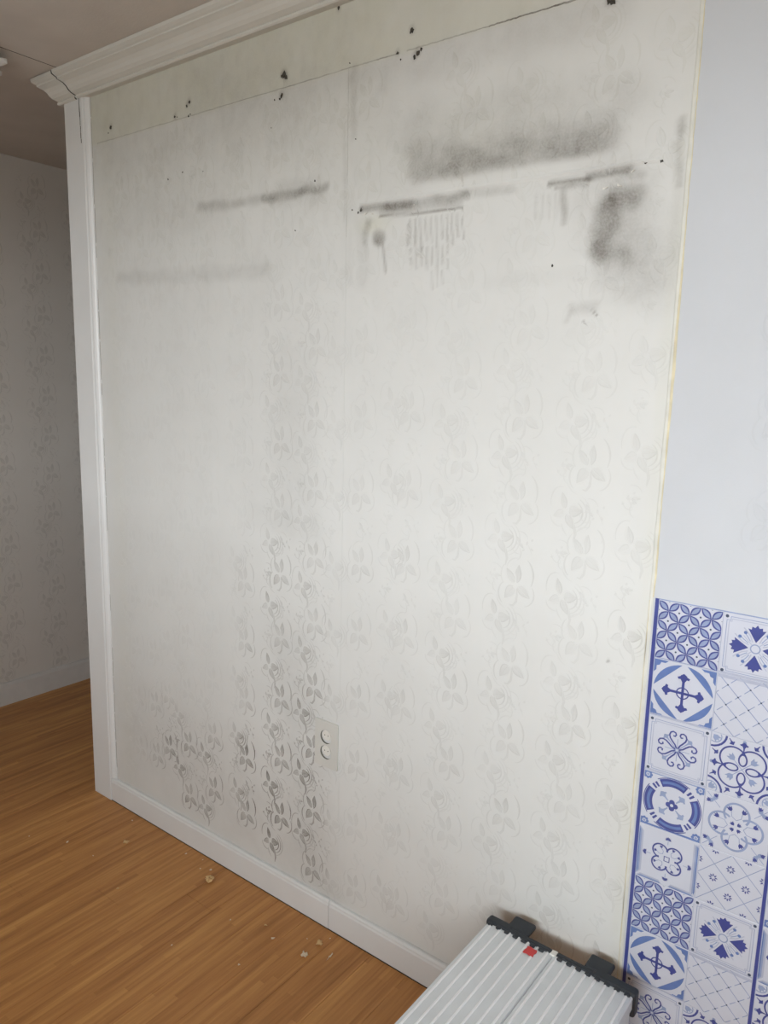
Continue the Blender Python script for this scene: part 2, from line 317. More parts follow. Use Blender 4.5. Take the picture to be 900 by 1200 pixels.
for a in ((WIN[0], WIN[1], WIN[2], WIN[2]+.05), (WIN[0], WIN[1], WIN[3]-.05, WIN[3]), (WIN[0], WIN[0]+.05, WIN[2], WIN[3]), (WIN[1]-.05, WIN[1], WIN[2], WIN[3]), (mx_-.03, mx_+.03, WIN[2], WIN[3])):
    box(bm, a[0], a[1], YF-.07, YF-.01, a[2], a[3], bevel=.003)
win = struct('window_1', bm, M['trim'])
# ---------------------------------------------------------------- ceiling, two sheets meeting in a seam beside the wall end
c1 = struct('ceiling', B(.0675, XR+.1, YF-.1, YB+.1, H, H+.08), M['ceiling'])
obj('ceiling_panel', B(XL-.1, .0668, YF-.1, YB+.1, H-.0003, H+.08), M['ceiling'], c1)
obj('ceiling_seam_shadow', B(.0664, .0680, YF, .15, H-.0007, H+.0005), M['dark'], c1)
# ---------------------------------------------------------------- floor planks
fl = struct('floor', B(XL-.1, XR+.1, YF-.1, YB+.1, -.06, -.009), M['dark'])
PW, PL = .109, 1.15
pm = None; nplank = 0
def plank_mesh(L):
    b = B(.00025, PW-.00025, .0003, L-.0003, -.009, 0, bevel=.0005, seg=1)
    me = bpy.data.meshes.new('plank'); b.to_mesh(me); b.free(); me.materials.append(M['floor']); return me
full = plank_mesh(PL)
nx = int((XR-XL+.04)/PW)+1
for i in range(nx):
    x = XL-.02+i*PW; y = YF-.02-((i*.437) % 1)*PL
    while y < YB:
        o = bpy.data.objects.new('plank', full); COL.objects.link(o); o.parent = fl; o.location = (x, y, 0); y += PL; nplank += 1
# ---------------------------------------------------------------- skirting
def skirt_profile(h=.0817, t=.012): return [(0, 0), (t, 0), (t, h-.014), (t-.002, h-.010), (t-.002, h-.006), (t-.005, h-.001), (t-.008, h), (0, h)]
def skirt(name, x0, x1, lift=0, t=.012):
    return sweep([(o, z+lift) for o, z in skirt_profile(t=t)], [lambda o, z: Vector((x0, -o, z)), lambda o, z: Vector((x1, -o, z))])
bb = struct('baseboard_back', skirt('b', .101, 1.083), M['trim'])
obj('skirting_board', skirt('b', 1.0845, 2.9, t=.0115), M['trim'], bb)
obj('floor_gap', B(.10, 2.9, -.0128, -.010, .0001, .0022), M['dark'], bb)
struct('baseboard_hall', sweep(skirt_profile(h=.10), [lambda o, z: Vector((XL+o, YF, z)), lambda o, z: Vector((XL+o, YB, z))]), M['hallskirt'])
# ---------------------------------------------------------------- casing on the wall end
cs = struct('trim_1', sweep([(0, 0), (.100, 0), (.100, -.013), (.097, -.015), (.004, -.015), (.001, -.013), (-.003, -.010), (-.003, .16), (0, .16)][::-1],
        [lambda o, y: Vector((o, y, .001)), lambda o, y: Vector((o, y, 2.235))]), M['trim'])
obj('corner_bead', sweep([(.1003, 0), (.118, 0), (.117, -.004), (.113, -.008), (.107, -.0115), (.1003, -.0125)],
        [lambda o, y: Vector((o, y, .083)), lambda o, y: Vector((o, y, 2.232))]), M['trim'], cs, smooth=False)
bm = bmesh.new()
z = 2.232
while z > 2.115:
    h = random.uniform(.006, .018); wd = random.uniform(.0008, .0016); xx = .0835+random.uniform(-.0006, .0006)+(2.232-z)*.03
    box(bm, xx-wd, xx+wd, -.0156, -.0148, z-h, z); z -= h*random.uniform(.85, 1.25)
obj('open_crack', bm, M['dark'], cs)
bm = bmesh.new(); z = 2.23
while z > .1:
    h = random.uniform(.03, .12)
    if random.random() < .8: box(bm, .1185, .1185+random.uniform(.0006, .0012), -.0006, -.0001, z-h, z)
    z -= h*1.1
obj('hairline_crack', bm, mat('hairline', (.30, .29, .25), .8), cs)
# ---------------------------------------------------------------- crown moulding: the long run, and the mitred end piece round the wall end
prof = [(0, 2.229), (.017, 2.229), (.0205, 2.232), (.0205, 2.236), (.018, 2.239), (.022, 2.241), (.030, 2.246), (.036, 2.253), (.040, 2.261), (.047, 2.269),
        (.057, 2.275), (.061, 2.277), (.061, 2.281), (.066, 2.284), (.072, 2.289), (.073, 2.2972), (0, 2.2972)]
k = -.62
crown = struct('trim_2', sweep(prof, [lambda o, z: Vector((.0865+k*o, -o, z+.0022)), lambda o, z: Vector((XR, -o, z+.0022))]), M['crown'])
obj('end_piece', sweep(prof, [lambda o, z: Vector((.0848+k*o, -o-.0005, z)), lambda o, z: Vector((-o-.003, -o-.0005, z)), lambda o, z: Vector((-o-.003, .15, z))]), M['crown'], crown)
bm = bmesh.new(); jp = prof[1:-1]
for (o0, z0_), (o1, z1_) in zip(jp, jp[1:]):
    w_ = .0022 if (z0_ < 2.245 or z0_ > 2.28) else .0012
    vs = [bm.verts.new((.0857+k*o+s_*w_/2, -o-.0012, z+(-.0006 if z < 2.29 else 0))) for o, z, s_ in ((o0, z0_, -1), (o0, z0_, 1), (o1, z1_, 1), (o1, z1_, -1))]
    bm.faces.new(vs)
r = bmesh.ops.extrude_face_region(bm, geom=list(bm.faces))
for v in r['geom']:
    if isinstance(v, bmesh.types.BMVert): v.co.y += .002; v.co.z += .001
obj('joint_crack', bm, M['dark'], crown)
# ---------------------------------------------------------------- embossed flower pattern of the wallpaper
class Print:
    def __init__(s): s.v = []; s.f = []; s.t = []; s.w = 1.
    def leaf(s, x, z, a, L, W, tone, point=.5, n=9):
        """petal from (x,z) outward along angle a, raised in its middle"""
        ca, sa = math.cos(a), math.sin(a); b = len(s.v); c = []
        for i in range(n+1):
            t = i/n; c.append((t*L, W*.40*math.sin(math.pi*t**point)**.9 if 0 < t < 1 else 0))
        ring = c+[(t, -w_) for t, w_ in c[-2:0:-1]]
        s.v.append((x+ca*L*.55, z+sa*L*.55, .0004)); s.t.append(tone*.75)
        for t, w_ in ring:
            s.v.append((x+ca*t-sa*w_, z+sa*t+ca*w_, .0002)); s.t.append(tone*(.55+.5*t/L))
        m = len(ring)
        for i in range(m): s.f.append((b, b+1+i, b+1+(i+1) % m))
        if L > .012:
            e = [(x+ca*t-sa*w_*sg, z+sa*t+ca*w_*sg) for sg in (-1,) for t, w_ in c]
            s.stroke(e, .0011, tone*1.5, h=.0005); s.stroke([(2*x-u if 0 else x+ca*t-sa*(w_+.0014), z+sa*t+ca*(w_+.0014)) for (t, w_), (u, _) in zip(c, e)], .0011, -.5, h=.0005); s.stroke([(x+ca*t*L, z+sa*t*L) for t in (.1, .4, .7, .9)], .0009, tone*1.25, h=.0005)
    def stroke(s, pts, w0, tone, h=.0004, taper=True):
        b = len(s.v); n = len(pts)
        for i, (x, z) in enumerate(pts):
            p = pts[max(i-1, 0)]; q = pts[min(i+1, n-1)]; dx, dz = q[0]-p[0], q[1]-p[1]; d = math.hypot(dx, dz) or 1
            wd = s.w*w0*(.35+.65*math.sin(math.pi*i/(n-1))) if taper else s.w*w0
            nx_, nz_ = -dz/d*wd/2, dx/d*wd/2
            s.v += [(x+nx_, z+nz_, .00025), (x, z, h), (x-nx_, z-nz_, .00025)]; s.t += [tone, tone*.8, tone]
        for i in range(n-1):
            a = b+3*i; s.f += [(a, a+1, a+4, a+3), (a+1, a+2, a+5, a+4)]
    def arc(s, cx, cz, r, a0, a1, w0, tone, squash=1., rot=0., n=10, tx=0, tz=0, ta=0):
        pts = []
        for i in range(n+1):
            a = a0+(a1-a0)*i/n; u, v = r*math.cos(a), r*squash*math.sin(a)
            pts.append((cx+u*math.cos(rot)-v*math.sin(rot), cz+u*math.sin(rot)+v*math.cos(rot)))
        s.stroke(pts, w0*.9, tone*(1.25 if tone > 0 else 1))
D = math.radians
FS = 1.42
def scaled(fn):
    def g(P, x, z):
        k0 = len(P.v); P.w = 1.35; fn(P, x, z); P.w = 1.
        for q in range(k0, len(P.v)): a, c, e = P.v[q]; P.v[q] = (x+(a-x)*FS, z+(c-z)*FS, e)
    return g
@scaled
def flower_a(P, x, z):
    P.leaf(x-.003, z+.003, D(122), .024, .0125, .9, .8); P.leaf(x+.002, z+.004, D(86), .027, .0125, 1, .8)
    P.leaf(x-.003, z-.002, D(236), .024, .018, .85, .62); P.leaf(x+.004, z-.001, D(-38), .024, .0155, .95, .7)
    P.arc(x+.005, z+.016, .022, D(-30), D(58), .0022, .85, 1.25); P.arc(x+.001, z+.020, .017, D(85), D(165), .0016, .5, 1.2)
    P.arc(x-.011, z+.014, .013, D(120), D(230), .0016, .7, 1.4); P.arc(x-.012, z-.014, .015, D(120), D(235), .002, .8, 1.25)
    P.arc(x+.013, z-.011, .0165, D(-80), D(40), .0018, .7, 1.1)
    P.arc(x-.011, z-.014, .0195, D(190), D(260), .0014, .4, 1.2)
    P.stroke([(x+.002, z-.004), (x+.003, z-.014), (x+.002, z-.024), (x-.003, z-.031), (x-.008, z-.030)], .0028, .9)
    P.arc(x, z, .0045, 0, 6.2, .0012, -.6)
    P.stroke([(x-.006, z+.026), (x-.001, z+.014), (x+.001, z+.004)], .0016, -.8)
    P.stroke([(x+.022, z-.016), (x+.012, z-.008), (x+.003, z-.001)], .0016, -.7)
@scaled
def flower_b(P, x, z):
    P.leaf(x-.002, z+.003, D(103), .023, .011, .95, .75); P.leaf(x+.004, z, D(8), .020, .0185, 1, .55)
    P.leaf(x-.003, z-.002, D(205), .017, .014, .55, .55); P.leaf(x+.001, z-.004, D(-63), .022, .0125, .85, .75)
    for r, t in ((.0145, 1), (.020, .75), (.025, .45)):
        P.arc(x+.009, z-.001, r, D(-75), D(62), .0018, t, 1.05)
    P.arc(x-.009, z+.012, .014, D(75), D(200), .0015, .6, 1.5); P.arc(x-.008, z-.008, .014, D(180), D(285), .0015, .55)
    P.stroke([(x+.006, z-.006), (x+.012, z-.018), (x+.015, z-.030), (x+.013, z-.041)], .0032, 1)
    P.stroke([(x-.006, z-.018), (x-.003, z-.026), (x+.003, z-.034)], .0016, .7)
    P.arc(x, z, .0042, 0, 6.2, .0012, -.6)
def buds(P, x, z, rnd):
    for dx, dz, a, l in ((.0, .0, 80, .010), (.006, -.004, -40, .009), (-.004, -.008, 200, .007), (.010, .010, 60, .007)):
        P.leaf(x+dx+rnd.uniform(-.002, .002), z+dz, D(a+rnd.uniform(-20, 20)), l, .0055, .8, .7, 5)
    P.stroke([(x+.002, z+.002), (x+.008, z-.009), (x+.012, z-.018)], .0016, .7)
cols = [(.205, .17, 'b'), (.255, .24, 'a'), (.345, .245, 'a'), (.412, .12, 'a'), (.454, .413, 'b'), (.506, .333, 'a'), (.574, .324, 'b'), (.62, .396, 'a'), (.717, .26, 'b'), (.758, .203, 'a'), (.854, .329, 'b'),
        (.896, .247, 'a'), (.970, .233, 'b'), (1.014, .14, 'a'), (1.075, .30, 'b'), (1.158, .66, 'a'), (1.245, .70, 'b'), (1.29, .684, 'a'), (1.384, .668, 'b'), (1.427, .758, 'a'), (1.526, .782, 'b'),
        (1.568, .685, 'a'), (1.668, .68, 'b'), (1.708, .767, 'a'), (1.80, .63, 'b')]
def paint(P, cols, period, z0, z1, seed=3):
    rnd = random.Random(seed)
    for i, (x, zr, kind) in enumerate(cols):
        z = zr-math.floor((zr-z0)/period)*period
        while z < z1:
            jx = rnd.uniform(-.0015, .0015); (flower_a if kind == 'a' else flower_b)(P, x+jx, z)
            if z+.09 < z1: buds(P, x+(.022 if kind == 'a' else -.016), z+period*.5, rnd)
            if kind == 'a' and z+.05 < z1: P.leaf(x+.035, z+.03, D(70+rnd.uniform(-40, 40)), .007, .004, .6, .6, 5)
            if z+.12 < z1:
                s_ = 1 if kind == 'a' else -1; q, zz = x+.006*s_, z+period*.52
                P.leaf(q, zz, D(60*s_+60), .015, .0075, .8, .7); P.leaf(q, zz, D(-50), .013, .0065, .7, .7); P.leaf(q, zz, D(200), .011, .007, .6, .6)
                P.arc(q, zz+.004, .018, D(20), D(110), .0018, .7, 1.1); P.arc(q-.002, zz-.004, .017, D(190), D(285), .0018, .6, 1.1)
                P.stroke([(q, zz-.010), (q+.004*s_, zz-.020), (q+.002*s_, zz-.030), (q-.004*s_, zz-.036)], .0022, .75)
            z += period
P = Print(); paint(P, cols, .1712, .125, 2.05)
A = np.array(P.v); T = np.array(P.t)
keep = np.ones(len(A), bool)
X, Z = A[:, 0], A[:, 1]
wav = np.where(T < 0, .55, 1)*T
mo = mould_at(X, Z)+wav*pat_at(X, Z)*1.2*(1+.9*vnoise(X, Z, 14, 3))
pat = obj('wallpaper_pattern', ([(a, -c, b) for a, b, c in P.v], [], P.f), M['paper'], wb)
pat['kind'] = 'stuff'; pat['label'] = 'embossed grey flower pattern of the wallpaper'
set_attr(pat, np.clip(mo, 0, 1), yellow_at(X, Z)+.06*np.clip(T, 0, 1)*smooth(1.5, 2, Z))
# faint pattern on the kitchen paper and on the hall wall
P = Print(); paint(P, [(2.02+.14*i+(.04 if i % 2 else 0), .7+.05*i, 'ab'[i % 2]) for i in range(12)], .1712, 1.10, 2.1, 5)
pk = obj('wallpaper_pattern', ([(a, -c-.0005, b) for a, b, c in P.v], [], P.f), M['paper_kitchen'], wk); pk['kind'] = 'stuff'
set_attr(pk, .035*np.clip(P.t, 0, 1), np.zeros(len(P.t)))
P = Print(); paint(P, [(.0+.1*i+(.04 if i % 2 else 0), .245+.06*i, 'ab'[i % 2]) for i in range(-12, 12)], .1712, .13, 2.25, 9)
ph = obj('wallpaper_pattern', ([(XL+c, a, b) for a, b, c in P.v], [], P.f), M['paper_hall'], wh); ph['kind'] = 'stuff'
set_attr(ph, .24*np.clip(P.t, 0, 1), np.zeros(len(P.t)))
# ---------------------------------------------------------------- seams, border strip, creases and holes in the main wall
P = Print(); rnd = random.Random(5)
def line(P, x0, z0, x1, z1, w0, tone, n=60, jit=.0006, gap=.0, vary=.5, h=.0007):
    pts = []
    for i in range(n+1):
        t = i/n; pts.append((x0+(x1-x0)*t+rnd.uniform(-jit, jit)*(abs(z1-z0) > abs(x1-x0)), z0+(z1-z0)*t+rnd.uniform(-jit, jit)*(abs(x1-x0) >= abs(z1-z0))))
    i = 0
    while i < n:
        k_ = min(n, i+rnd.randint(3, 8))
        if rnd.random() > gap: P.stroke(pts[i:k_+1], w0*rnd.uniform(.7, 1.2), tone*(1-vary*rnd.random()), h=h, taper=False)
        i = k_
line(P, .145, 2.1005, 1.08, 2.1005, .0022, .42, gap=.1); line(P, 1.08, 2.101, 1.45, 2.101, .0024, .5, gap=.05); line(P, 1.45, 2.101, 1.80, 2.103, .0030, .85, vary=.2)
line(P, 1.104, .09, 1.104, .45, .0016, .07); line(P, 1.104, .6, 1.104, 1.75, .0016, .10); line(P, 1.104, 1.75, 1.104, 2.10, .0022, .28)
line(P, 1.14, 1.8155, 1.80, 1.8125, .009, -.02, h=.0016, jit=.0008)
line(P, 1.30, .0835, 1.52, .0835, .002, .3); line(P, .12, .0835, 1.3, .0835, .0012, .10)
cr = obj('paper_seams', ([(a, -c, b) for a, b, c in P.v], [], P.f), M['paper'], wb); cr['kind'] = 'stuff'
A = np.array(P.v); set_attr(cr, np.clip(mould_at(A[:, 0], A[:, 1])+np.array(P.t), 0, 1), yellow_at(A[:, 0], A[:, 1]))
hole_mat = mat('stained_hole', (.05, .046, .037), .9, noise=.3, nscale=300)
for i, (x, z, r) in enumerate(HOLES):
    r *= .85; n = 9; rr = [r*rnd.uniform(.45, 1.35) for _ in range(n)]
    v = [(x, -.0010, z)]+[(x+rr[q]*math.cos(q*2*math.pi/n)*.8, -.0011, z+rr[q]*math.sin(q*2*math.pi/n)) for q in range(n)]
    v += [(a, .001, c) for a, b, c in v[1:]]
    f = [(0, 1+(q+1) % n, 1+q) for q in range(n)]+[(1+q, 1+(q+1) % n, 1+n+(q+1) % n, 1+n+q) for q in range(n)]
    obj('nail_hole', (v, [], f), hole_mat if r > .0014 else mat('spot', (.16, .14, .11), .9) if i == 0 else hole_mat, wb)
# curled flakes of torn paper at the ledge mark
for x, z, s, a in ((1.160, 1.795, .012, 10), (1.178, 1.792, .009, -15), (1.703, 1.778, .011, 5), (1.728, 1.779, .010, -25), (1.75, 1.800, .008, 20), (1.765, 1.812, .007, 0), (.908, 2.112, .008, 80), (1.29, 1.798, .006, 0)):
    v = []; f = []; n = 5
    for q in range(n+1):
        t = q/n; lift = .0006+.0045*t*t; wd = s*.35*(1-.6*t)*rnd.uniform(.8, 1.2)
        cx_, cz_ = x+math.cos(D(a))*s*(t-.5), z+math.sin(D(a))*s*(t-.5)
        v += [(cx_, -lift, cz_-wd/2), (cx_, -lift-.0004, cz_+wd/2)]
    for q in range(n): f.append((2*q, 2*q+2, 2*q+3, 2*q+1))
    o = obj('torn_flake', (v, [], f), M['socketw'], wb)
    so = o.modifiers.new('thickness', 'SOLIDIFY'); so.thickness = .0004
# ---------------------------------------------------------------- yellowed sealant down the joint with the kitchen wall
def seal(x_of, w_of, z0, z1, m, n=90, name='sealant'):
    v = []; f = []
    for i in range(n+1):
        z = z0+(z1-z0)*i/n; x = x_of(z); w_ = max(w_of(z), .0004)
        v += [(x-w_/2, -.0004, z), (x-w_/4, -.0013, z), (x+w_/4, -.0013, z), (x+w_/2, -.0004, z)]
    for i in range(n):
        for q in range(3): a = 4*i+q; f.append((a, a+1, a+5, a+4))
    return obj(name, (v, [], f), m, wb)
rs = [rnd.uniform(-1, 1) for _ in range(400)]
def wob(z, s=40): q = z*s; i = int(q); t = q-i; return rs[i % 400]*(1-t)+rs[(i+1) % 400]*t
seal(lambda z: 1.843+.0008*wob(z), lambda z: .0075+.0015*wob(z, 25), .083, 2.228, M['caulkp'], name='sealant')
def yw(z):
    return .0012+.0012*abs(wob(z, 60)) + .0055*math.exp(-((z-1.45)/.13)**2) + .0025*math.exp(-((z-1.12)/.07)**2) + .0015*math.exp(-((z-1.62)/.05)**2)
seal(lambda z: 1.8468+.0006*wob(z, 50), yw, 1.056, 2.228, M['caulk'], 160, name='yellowed_sealant')
seal(lambda z: 1.8405, lambda z: .0022+.001*wob(z, 30), .083, 1.05, M['caulk'], 90, name='yellowed_sealant')
# ---------------------------------------------------------------- wall socket
so = thing('wall_socket', 'cream double wall socket plate low on the mouldy floral wall', 'socket', (1.0625, 0, .5145))
def plate():
    bm = bmesh.new(); w2, h2 = .0385, .0630
    loops = []
    def loop(pts, y):
        vs = [bm.verts.new((a, y, c)) for a, c in pts]; es = [bm.edges.new((vs[i], vs[(i+1) % len(vs)])) for i in range(len(vs))]; return vs, es
    def rrect(w_, h_, r, n=5):
        o = []
        for cx_, cz_, a0 in ((w_-r, h_-r, 0), (-w_+r, h_-r, 90), (-w_+r, -h_+r, 180), (w_-r, -h_+r, 270)):
            for i in range(n+1): a = D(a0+90*i/n); o.append((cx_+r*math.cos(a), cz_+r*math.sin(a)))
        return o
    o1, e1 = loop(rrect(w2, h2, .004), 0); o2, e2 = loop(rrect(w2, h2, .004), -.0035); o3, e3 = loop(rrect(w2-.0015, h2-.0015, .003), -.0050)
    for a, b_ in ((o1, o2), (o2, o3)):
        for i in range(len(a)): j = (i+1) % len(a); bm.faces.new((a[i], a[j], b_[j], b_[i]))
    es = list(e3); holes = []
    for cz_ in (.021, -.021):
        c, ec = loop([(.0185*math.cos(i*math.pi/16), cz_+.0185*math.sin(i*math.pi/16)) for i in range(32)], -.0050); es += ec; holes.append(c)
        c2, _ = loop([(.0175*math.cos(i*math.pi/16), cz_+.0175*math.sin(i*math.pi/16)) for i in range(32)], .0105)
        for i in range(32): j = (i+1) % 32; bm.faces.new((c[i], c[j], c2[j], c2[i]))
        bm.faces.new(c2)
    bmesh.ops.triangle_fill(bm, edges=es, use_beauty=True)
    bmesh.ops.recalc_face_normals(bm, faces=bm.faces); return bm
cp = obj('cover_plate', plate(), [M['socket'], mat('socket_well_shade', (.16, .155, .13), .6)], so)  # well walls and floors coloured dark, shade of the recess painted in
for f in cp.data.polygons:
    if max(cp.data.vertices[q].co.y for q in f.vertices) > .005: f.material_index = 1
for cz_ in (.021, -.021):
    bm = bmesh.new(); tube(bm, (-.001, .0095, cz_+.0024), (-.001, -.0015, cz_+.0024), .0145, 28, .0135)
    ins = obj('socket_insert', bm, M['socketw'], so)
    bm = bmesh.new()
    for dz in (.0055, -.0055): tube(bm, (dz-.001, -.0012, cz_+.0024), (dz-.001, -.0018, cz_+.0024), .0014, 10)
    obj('pin_hole', bm, M['dark'], ins)
    bm = bmesh.new()
    for i in range(32):
        a0, a1 = i*math.pi/16, (i+1)*math.pi/16
        q = [bm.verts.new((r_*math.cos(a_), y_, cz_+r_*math.sin(a_))) for r_, y_, a_ in ((.0186, -.0050, a0), (.0204, -.0058, a0), (.0204, -.0058, a1), (.0186, -.0050, a1))]
        bm.faces.new(q); q2 = [bm.verts.new((r_*math.cos(a_), y_, cz_+r_*math.sin(a_))) for r_, y_, a_ in ((.0204, -.0058, a0), (.0209, -.0048, a0), (.0209, -.0048, a1), (.0204, -.0058, a1))]
        bm.faces.new(q2)
    bmesh.ops.remove_doubles(bm, verts=bm.verts, dist=1e-5); obj('rim', bm, M['socket'], so)
# ---------------------------------------------------------------- printed tiles beside the joint
TS = .10995; PS = TS-.0006
class Tile:
    def __init__(s): s.v = []; s.f = []; s.m = []; s.base()
    def base(s):
        e = .0007
        ring = [(0, 0), (1, 0), (1, 1), (0, 1)]
        for inset, y in ((0, 0), (0, .0011), (.008, .0015)):
            for u, v in ring: s.v.append((u+(inset if u == 0 else -inset), v+(inset if v == 0 else -inset), y))
        for k_ in (0, 4):
            for i in range(4): j = (i+1) % 4; s.f.append((k_+i, k_+j, k_+4+j, k_+4+i)); s.m.append(0)
        s.f.append((8, 9, 10, 11)); s.m.append(0); s.f.append((3, 2, 1, 0)); s.m.append(0)
    def clipok(s, pts): return all(-.001 <= u <= 1.001 and -.001 <= v <= 1.001 for u, v in pts)
    @staticmethod
    def clip(pts):
        lo, hi = .008, .992
        for ax, sg, lim in ((0, 1, lo), (0, -1, -hi), (1, 1, lo), (1, -1, -hi)):
            out = []; n = len(pts)
            for i in range(n):
                p, q = pts[i], pts[(i+1) % n]; dp, dq = sg*p[ax]-lim, sg*q[ax]-lim
                if dp >= 0: out.append(p)
                if (dp >= 0) != (dq >= 0):
                    t = dp/(dp-dq); out.append((p[0]+(q[0]-p[0])*t, p[1]+(q[1]-p[1])*t))
            pts = out
            if len(pts) < 3: return []
        return pts
    def fill(s, pts, m, l=1):
        pts = s.clip(pts)
        if len(pts) < 3: return
        b = len(s.v); s.v += [(u, v, .0015+l*.00006) for u, v in pts]; s.f.append(tuple(range(b, b+len(pts)))); s.m.append(m)
    def stroke(s, pts, w_, m, l=2, closed=False):
        w_ *= 1.35
        n = len(pts); L_, R_ = [], []
        for i, (x, y) in enumerate(pts):
            p = pts[(i-1) % n] if closed or i else pts[0]; q = pts[(i+1) % n] if closed or i < n-1 else pts[-1]
            dx, dy = q[0]-p[0], q[1]-p[1]; d = math.hypot(dx, dy) or 1; L_.append((x-dy/d*w_/2, y+dx/d*w_/2)); R_.append((x+dy/d*w_/2, y-dx/d*w_/2))
        for i in range(n if closed else n-1):
            j = (i+1) % n; s.fill([L_[i], L_[j], R_[j], R_[i]], m, l)
    def disc(s, x, y, r, m, l=2, n=14, sq=1, rot=0):
        s.fill([(x+r*math.cos(a)*math.cos(rot)-r*sq*math.sin(a)*math.sin(rot), y+r*math.cos(a)*math.sin(rot)+r*sq*math.sin(a)*math.cos(rot)) for a in [2*math.pi*i/n for i in range(n)]], m, l)
    def ring(s, x, y, r, w_, m, l=2, a0=0, a1=360, n=24, sq=1, rot=0):
        full_ = a1-a0 >= 360; pts = []
        for i in range(n+(0 if full_ else 1)):
            a = D(a0+(a1-a0)*i/n); u, v = r*math.cos(a), r*sq*math.sin(a)
            pts.append((x+u*math.cos(rot)-v*math.sin(rot), y+u*math.sin(rot)+v*math.cos(rot)))
        s.stroke(pts, w_, m, l, closed=full_)
    def loc(s, pts, x, y, a, k_):
        ca, sa = math.cos(a), math.sin(a); return [(x+k_*(t*ca-q*sa), y+k_*(t*sa+q*ca)) for t, q in pts]
    def fleur(s, x, y, a, k_, m, l=3):
        h = [(0, .045), (.42, .09), (.6, .2), (.58, .34), (.72, .40), (.80, .22), (.86, .20), (1, 0)]
        # two convex-ish halves keep the fill clean
        up = [(0, 0)]+h; dn = [(t, -q) for t, q in up]
        for poly in (up, dn): s.fill(s.loc(poly, x, y, a, k_), m, l)
    def tulip(s, x, y, a, k_, m, l=3): s.fill(s.loc([(0, 0), (.3, .35), (.9, .45), (.7, .15), (1, 0), (.7, -.15), (.9, -.45), (.3, -.35)], x, y, a, k_), m, l)
    def mesh(s, name):
        me = bpy.data.meshes.new(name); me.from_pydata([(u*PS, -h, -v*PS) for u, v, h in s.v], [], s.f)
        for q in ('tile', 'navy', 'blue', 'pale', 'greyl', 'ink'): me.materials.append(M[q])
        me.polygons.foreach_set('material_index', s.m); me.update(); return me
W_, NV, BL, PA, GL, IK = 0, 1, 2, 3, 4, 5
q4 = [0, math.pi/2, math.pi, 3*math.pi/2]; d4 = [a+math.pi/4 for a in q4]
def vesica(t, x0, y0, x1, y1):
    L_ = math.hypot(x1-x0, y1-y0); a = math.atan2(y1-y0, x1-x0)
    def lens(k_, e=0): return [(e+(L_-2*e)*i/8, k_*L_*math.sin(math.pi*i/8)) for i in range(9)]+[(e+(L_-2*e)*i/8, -k_*L_*math.sin(math.pi*i/8)) for i in range(7, 0, -1)]
    t.fill(t.loc(lens(.25), x0, y0, a, 1), NV, 1); t.fill(t.loc(lens(.14, .04*L_*3), x0, y0, a, 1), PA, 2)
def frame(t, dots=True):
    t.stroke([(0, .985), (1, .985)], .03, GL, 1)
    for e, m, w_ in ((.055, PA, .008), (.09, GL, .010)):
        c = .085+e*.5
        for a, b_ in (((c, e), (1-c, e)), ((c, 1-e), (1-c, 1-e)), ((e, c), (e, 1-c)), ((1-e, c), (1-e, 1-c))): t.stroke([a, b_], w_, m, 1)
        for sx in (0, 1):
            for sy in (0, 1):
                f = lambda u, v: (u if not sx else 1-u, v if not sy else 1-v)
                t.stroke([f(c, e), f(c, c), f(e, c)], w_, m, 1)
    for u in (.055, .945):
        for v in (.055, .945): t.disc(u, v, .026, IK, 2)
def tile_a():
    t = Tile()
    for i in range(-1, 4):
        for j in range(-1, 4):
            for ox, oy in ((0, 0), (1/6, 1/6)):
                x, y = i/3+ox, j/3+oy
                for dx, dy in ((1/6, 1/6), (1/6, -1/6)): vesica(t, x, y, x+dx, y+dy)
                for ex, ey in ((1/6, 0), (0, 1/6)): t.disc(x+ex, y+ey, .017, IK, 1, 6)
    t.stroke([(0, .99), (1, .99)], .012, PA, 1); return t
def tile_b():
    t = Tile(); c = .5; r = .475
    for a in d4:
        pts = [(c+r*math.cos(a-.7+1.4*i/10), c+r*math.sin(a-.7+1.4*i/10)) for i in range(11)]
        t.fill(pts, BL, 1)
    for sx in (0, 1):
        for sy in (0, 1):
            f = lambda p: [((u if not sx else 1-u), (v if not sy else 1-v)) for u, v in p]
            t.fill(f([(0, 0), (.25, 0), (.19, .05), (.12, .05), (.10, .10), (.05, .12), (.05, .19), (0, .25)]), BL, 1)
    for a in q4:
        t.stroke([(c, c), (c+.2*math.cos(a), c+.2*math.sin(a))], .032, NV, 2)
        t.fleur(c+.09*math.cos(a), c+.09*math.sin(a), a, .25, NV)
    t.ring(c, c, .095, .015, NV, 2); t.disc(c, c, .03, NV, 3)
    t.stroke([(0, .985), (1, .985)], .03, GL, 1); return t
def tile_c():
    t = Tile(); frame(t); c = .5
    cur = [(.03, .012), (.09, .04), (.14, .085), (.19, .125), (.245, .142), (.295, .125), (.318, .085), (.305, .045), (.268, .032), (.238, .05), (.245, .08)]
    for a in q4:
        for s_ in (1, -1): t.stroke(t.loc([(u, v*s_) for u, v in cur], c, c, a, .98), .019, NV, 3)
        t.stroke(t.loc([(.03, 0), (.2, 0)], c, c, a, 1), .008, PA, 2)
    for a in d4:
        t.fleur(c+.17*math.cos(a), c+.17*math.sin(a), a, .15, PA, 2); t.stroke([(c+.05*math.cos(a), c+.05*math.sin(a)), (c+.22*math.cos(a), c+.22*math.sin(a))], .012, PA, 2)
    t.fill([(c-.04, c), (c, c-.04), (c+.04, c), (c, c+.04)], PA, 3); t.fill([(c-.022, c), (c, c-.022), (c+.022, c), (c, c+.022)], W_, 4); return t
